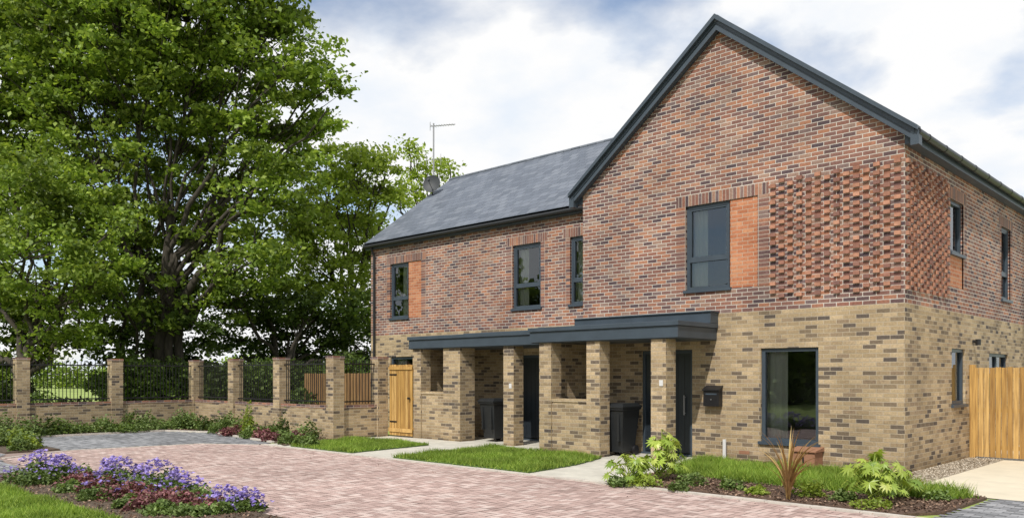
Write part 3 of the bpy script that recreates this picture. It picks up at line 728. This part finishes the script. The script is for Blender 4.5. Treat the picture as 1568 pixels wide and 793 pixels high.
tree('maple_tree',40,29.5,.2,5,[(20,300,2.1),(90,310,1.8),(150,320,1.4),(30,390,2.1),(110,400,1.8),(40,480,1.9),(125,480,1.5),(175,400,1.1),(0,555,1.4),(-30,440,2.2),(60,250,1.4),(180,340,.9),(150,430,1.2),(90,530,1.2),(70,350,1.6)],5.0,110,.17,'leaf',13,csig=.30)
tree('ash_tree',520,41,.25,7,[(500,270,2.1),(560,265,1.9),(530,330,2.3),(480,390,2.3),(560,400,1.9),(470,330,1.8),(590,255,1.0),(540,240,1.1),(450,440,2.2),(590,350,1.3),(540,460,2.0),(500,235,.9),(600,300,.8)],4.2,110,.21,'leafl',14,stems=2,csig=.34)
tree('ash_tree',655,50,.2,10,[(632,240,1.2),(655,262,1.2),(690,262,.9),(640,295,1.5),(612,300,1.3),(668,245,.7),(625,222,.7),(700,280,.8)],3.6,75,.24,'leafl',15,csig=.36)
tree('hedge_tree',430,37,.2,5,[(330,450,1.6),(400,460,1.7),(350,520,1.5),(430,500,1.7),(480,490,1.7),(520,520,1.7),(555,480,1.5),(450,550,1.4),(560,545,1.3),(390,550,1.3),(500,560,1.2),(340,570,1.0),(420,590,1.0),(520,590,1.0)],4.8,110,.2,'leafd',16,stems=3,sspread=3,csig=.34)
tree('hedge_tree',190,36,.15,5,[(200,470,1.6),(240,430,1.5),(150,450,1.3),(190,530,1.3),(260,530,1.2),(230,500,1.3),(300,545,1.2),(290,500,1.2),(150,520,.9),(290,590,.9),(220,580,.9)],4.6,110,.2,'leafd',17,stems=3,sspread=3,csig=.34)
tree('hedge_tree',10,33,.15,4,[(0,500,1.4),(20,570,1.2),(60,520,1.0),(-20,580,1.3),(100,530,.8),(0,600,.8)],4.6,110,.18,'leafd',18,stems=2,sspread=2,csig=.3)
def treeline(name,pts,R,n,ls,mat):
    V=[]
    for (x,y,z,r) in pts:
        k=max(50,int(n*(r/R)**2)) if R else n
        p=rng.normal(size=(k,3)); p/=np.linalg.norm(p,axis=1)[:,None]; p*=r*(.45+.6*rng.random((k,1)))
        V.append(np.array([x,y,z])+p*np.array([1,1,.9]))
    return npmesh(name,leafquads(np.concatenate(V),ls,.4,.7),4,mat)
# understorey hedge behind railings (dense right of the oak, broken to the left)
pts=[]
for k in range(44):
    px=176+k*9.2; dd=rng.uniform(30,33.5) if px<470 else rng.uniform(27.5,31)
    x,y=P(px,dd); r=rng.uniform(.5,1.0); pts.append((x,y,rng.uniform(.5,1.9),r))
    x,y=P(px+rng.uniform(-5,5),dd+1); pts.append((x,y,rng.uniform(.6,1.2),.7))
for px in (-30,-5,15,40,62,150,165,172): x,y=P(px,rng.uniform(29,31)); pts.append((x,y,rng.uniform(.5,1.5),rng.uniform(.4,.7)))
for px in (85,100,118,135): x,y=P(px,rng.uniform(30,33)); pts.append((x,y,.4,.45))
treeline('hedge',pts,.8,650,.15,'leafd')
pts=[]
for k in range(60):
    px=-400+k*28; x,y=P(px,rng.uniform(95,115)); r=rng.uniform(1.8,3.2); pts.append((x,y,r*.7,r))
treeline('distant_tree_line',pts,0,450,.5,'leaf')
pts=[]
for k in range(30):
    x=-66+k*2.6; y=-20+rng.uniform(-3,3); hh=rng.uniform(4.5,13.5); r=rng.uniform(2.2,3.8)
    z=1.2
    while z<hh: pts.append((x+rng.uniform(-1.5,1.5),y+rng.uniform(-1,1),z,r*(1-.45*z/hh))); z+=2.4
treeline('distant_tree_line',pts,0,600,.55,'leaf')
# ------------------------------------------------------------ light
el=math.radians(48); hx,hy=.30,-.90; l=math.hypot(hx,hy); sv=Vector((hx/l*math.cos(el),hy/l*math.cos(el),math.sin(el)))
sd=bpy.data.lights.new('sun','SUN'); sd.energy=4.1; sd.angle=math.radians(.8); sd.color=(1,.95,.87)
so=bpy.data.objects.new('sun',sd); S.collection.objects.link(so); so.rotation_euler=sv.to_track_quat('Z','Y').to_euler()
W=bpy.data.worlds.new('World'); S.world=W; W.use_nodes=True; nt=W.node_tree; nt.nodes.clear(); L=nt.links
sky=N(nt,'ShaderNodeTexSky'); sky.sky_type='NISHITA'; sky.sun_disc=False; sky.sun_elevation=el; sky.sun_rotation=math.atan2(hx,hy); sky.dust_density=.6; sky.ozone_density=1.5
bg1=N(nt,'ShaderNodeBackground'); bg1.inputs[1].default_value=.15; L.new(sky.outputs[0],bg1.inputs[0])
tc=N(nt,'ShaderNodeTexCoord'); sp=N(nt,'ShaderNodeSeparateXYZ'); L.new(tc.outputs['Generated'],sp.inputs[0])
ab=N(nt,'ShaderNodeMath',operation='MAXIMUM'); ab.inputs[1].default_value=0; L.new(sp.outputs[2],ab.inputs[0])
zz=N(nt,'ShaderNodeMath',operation='ADD'); zz.inputs[1].default_value=.5; L.new(ab.outputs[0],zz.inputs[0])
dv=N(nt,'ShaderNodeVectorMath',operation='DIVIDE'); cb=N(nt,'ShaderNodeCombineXYZ')
for i in range(3): L.new(zz.outputs[0],cb.inputs[i])
L.new(tc.outputs['Generated'],dv.inputs[0]); L.new(cb.outputs[0],dv.inputs[1])
mpn=N(nt,'ShaderNodeMapping'); mpn.inputs['Location'].default_value=(4.1,7.3,0); mpn.inputs['Scale'].default_value=(1,1,2.2); L.new(dv.outputs[0],mpn.inputs[0])
n1=noise(nt,mpn.outputs[0],2.1,9,.52); n1.inputs['Distortion'].default_value=.12
cr=ramp(nt,[(.36,(.10,.10,.10)),(.44,(.6,.6,.6)),(.49,(1,1,1))]); L.new(n1.outputs['Fac'],cr.inputs[0])
n2=noise(nt,mpn.outputs[0],3.6,8,.55); cc=ramp(nt,[(.34,(.84,.90,.98)),(.5,(1,1,1))]); L.new(n2.outputs['Fac'],cc.inputs[0])
bg2=N(nt,'ShaderNodeBackground'); bg2.inputs[1].default_value=1.0; L.new(cc.outputs[0],bg2.inputs[0])
mx=N(nt,'ShaderNodeMixShader'); L.new(cr.outputs[0],mx.inputs[0]); L.new(bg1.outputs[0],mx.inputs[1]); L.new(bg2.outputs[0],mx.inputs[2])
out=N(nt,'ShaderNodeOutputWorld'); L.new(mx.outputs[0],out.inputs[0])
cam=bpy.data.cameras.new('camera'); co=bpy.data.objects.new('camera',cam); S.collection.objects.link(co); S.camera=co
co.location=(0,0,CH); co.rotation_euler=(math.pi/2,0,math.asin(CA)); cam.sensor_width=36; cam.lens=36*F/1568; cam.shift_y=(575-396.5)/1568; cam.clip_end=3000
S.view_settings.view_transform='Standard'; S.view_settings.look='None'; S.view_settings.exposure=0
print('faces',sum(len(o.data.polygons) for o in bpy.data.objects if o.type=='MESH'))
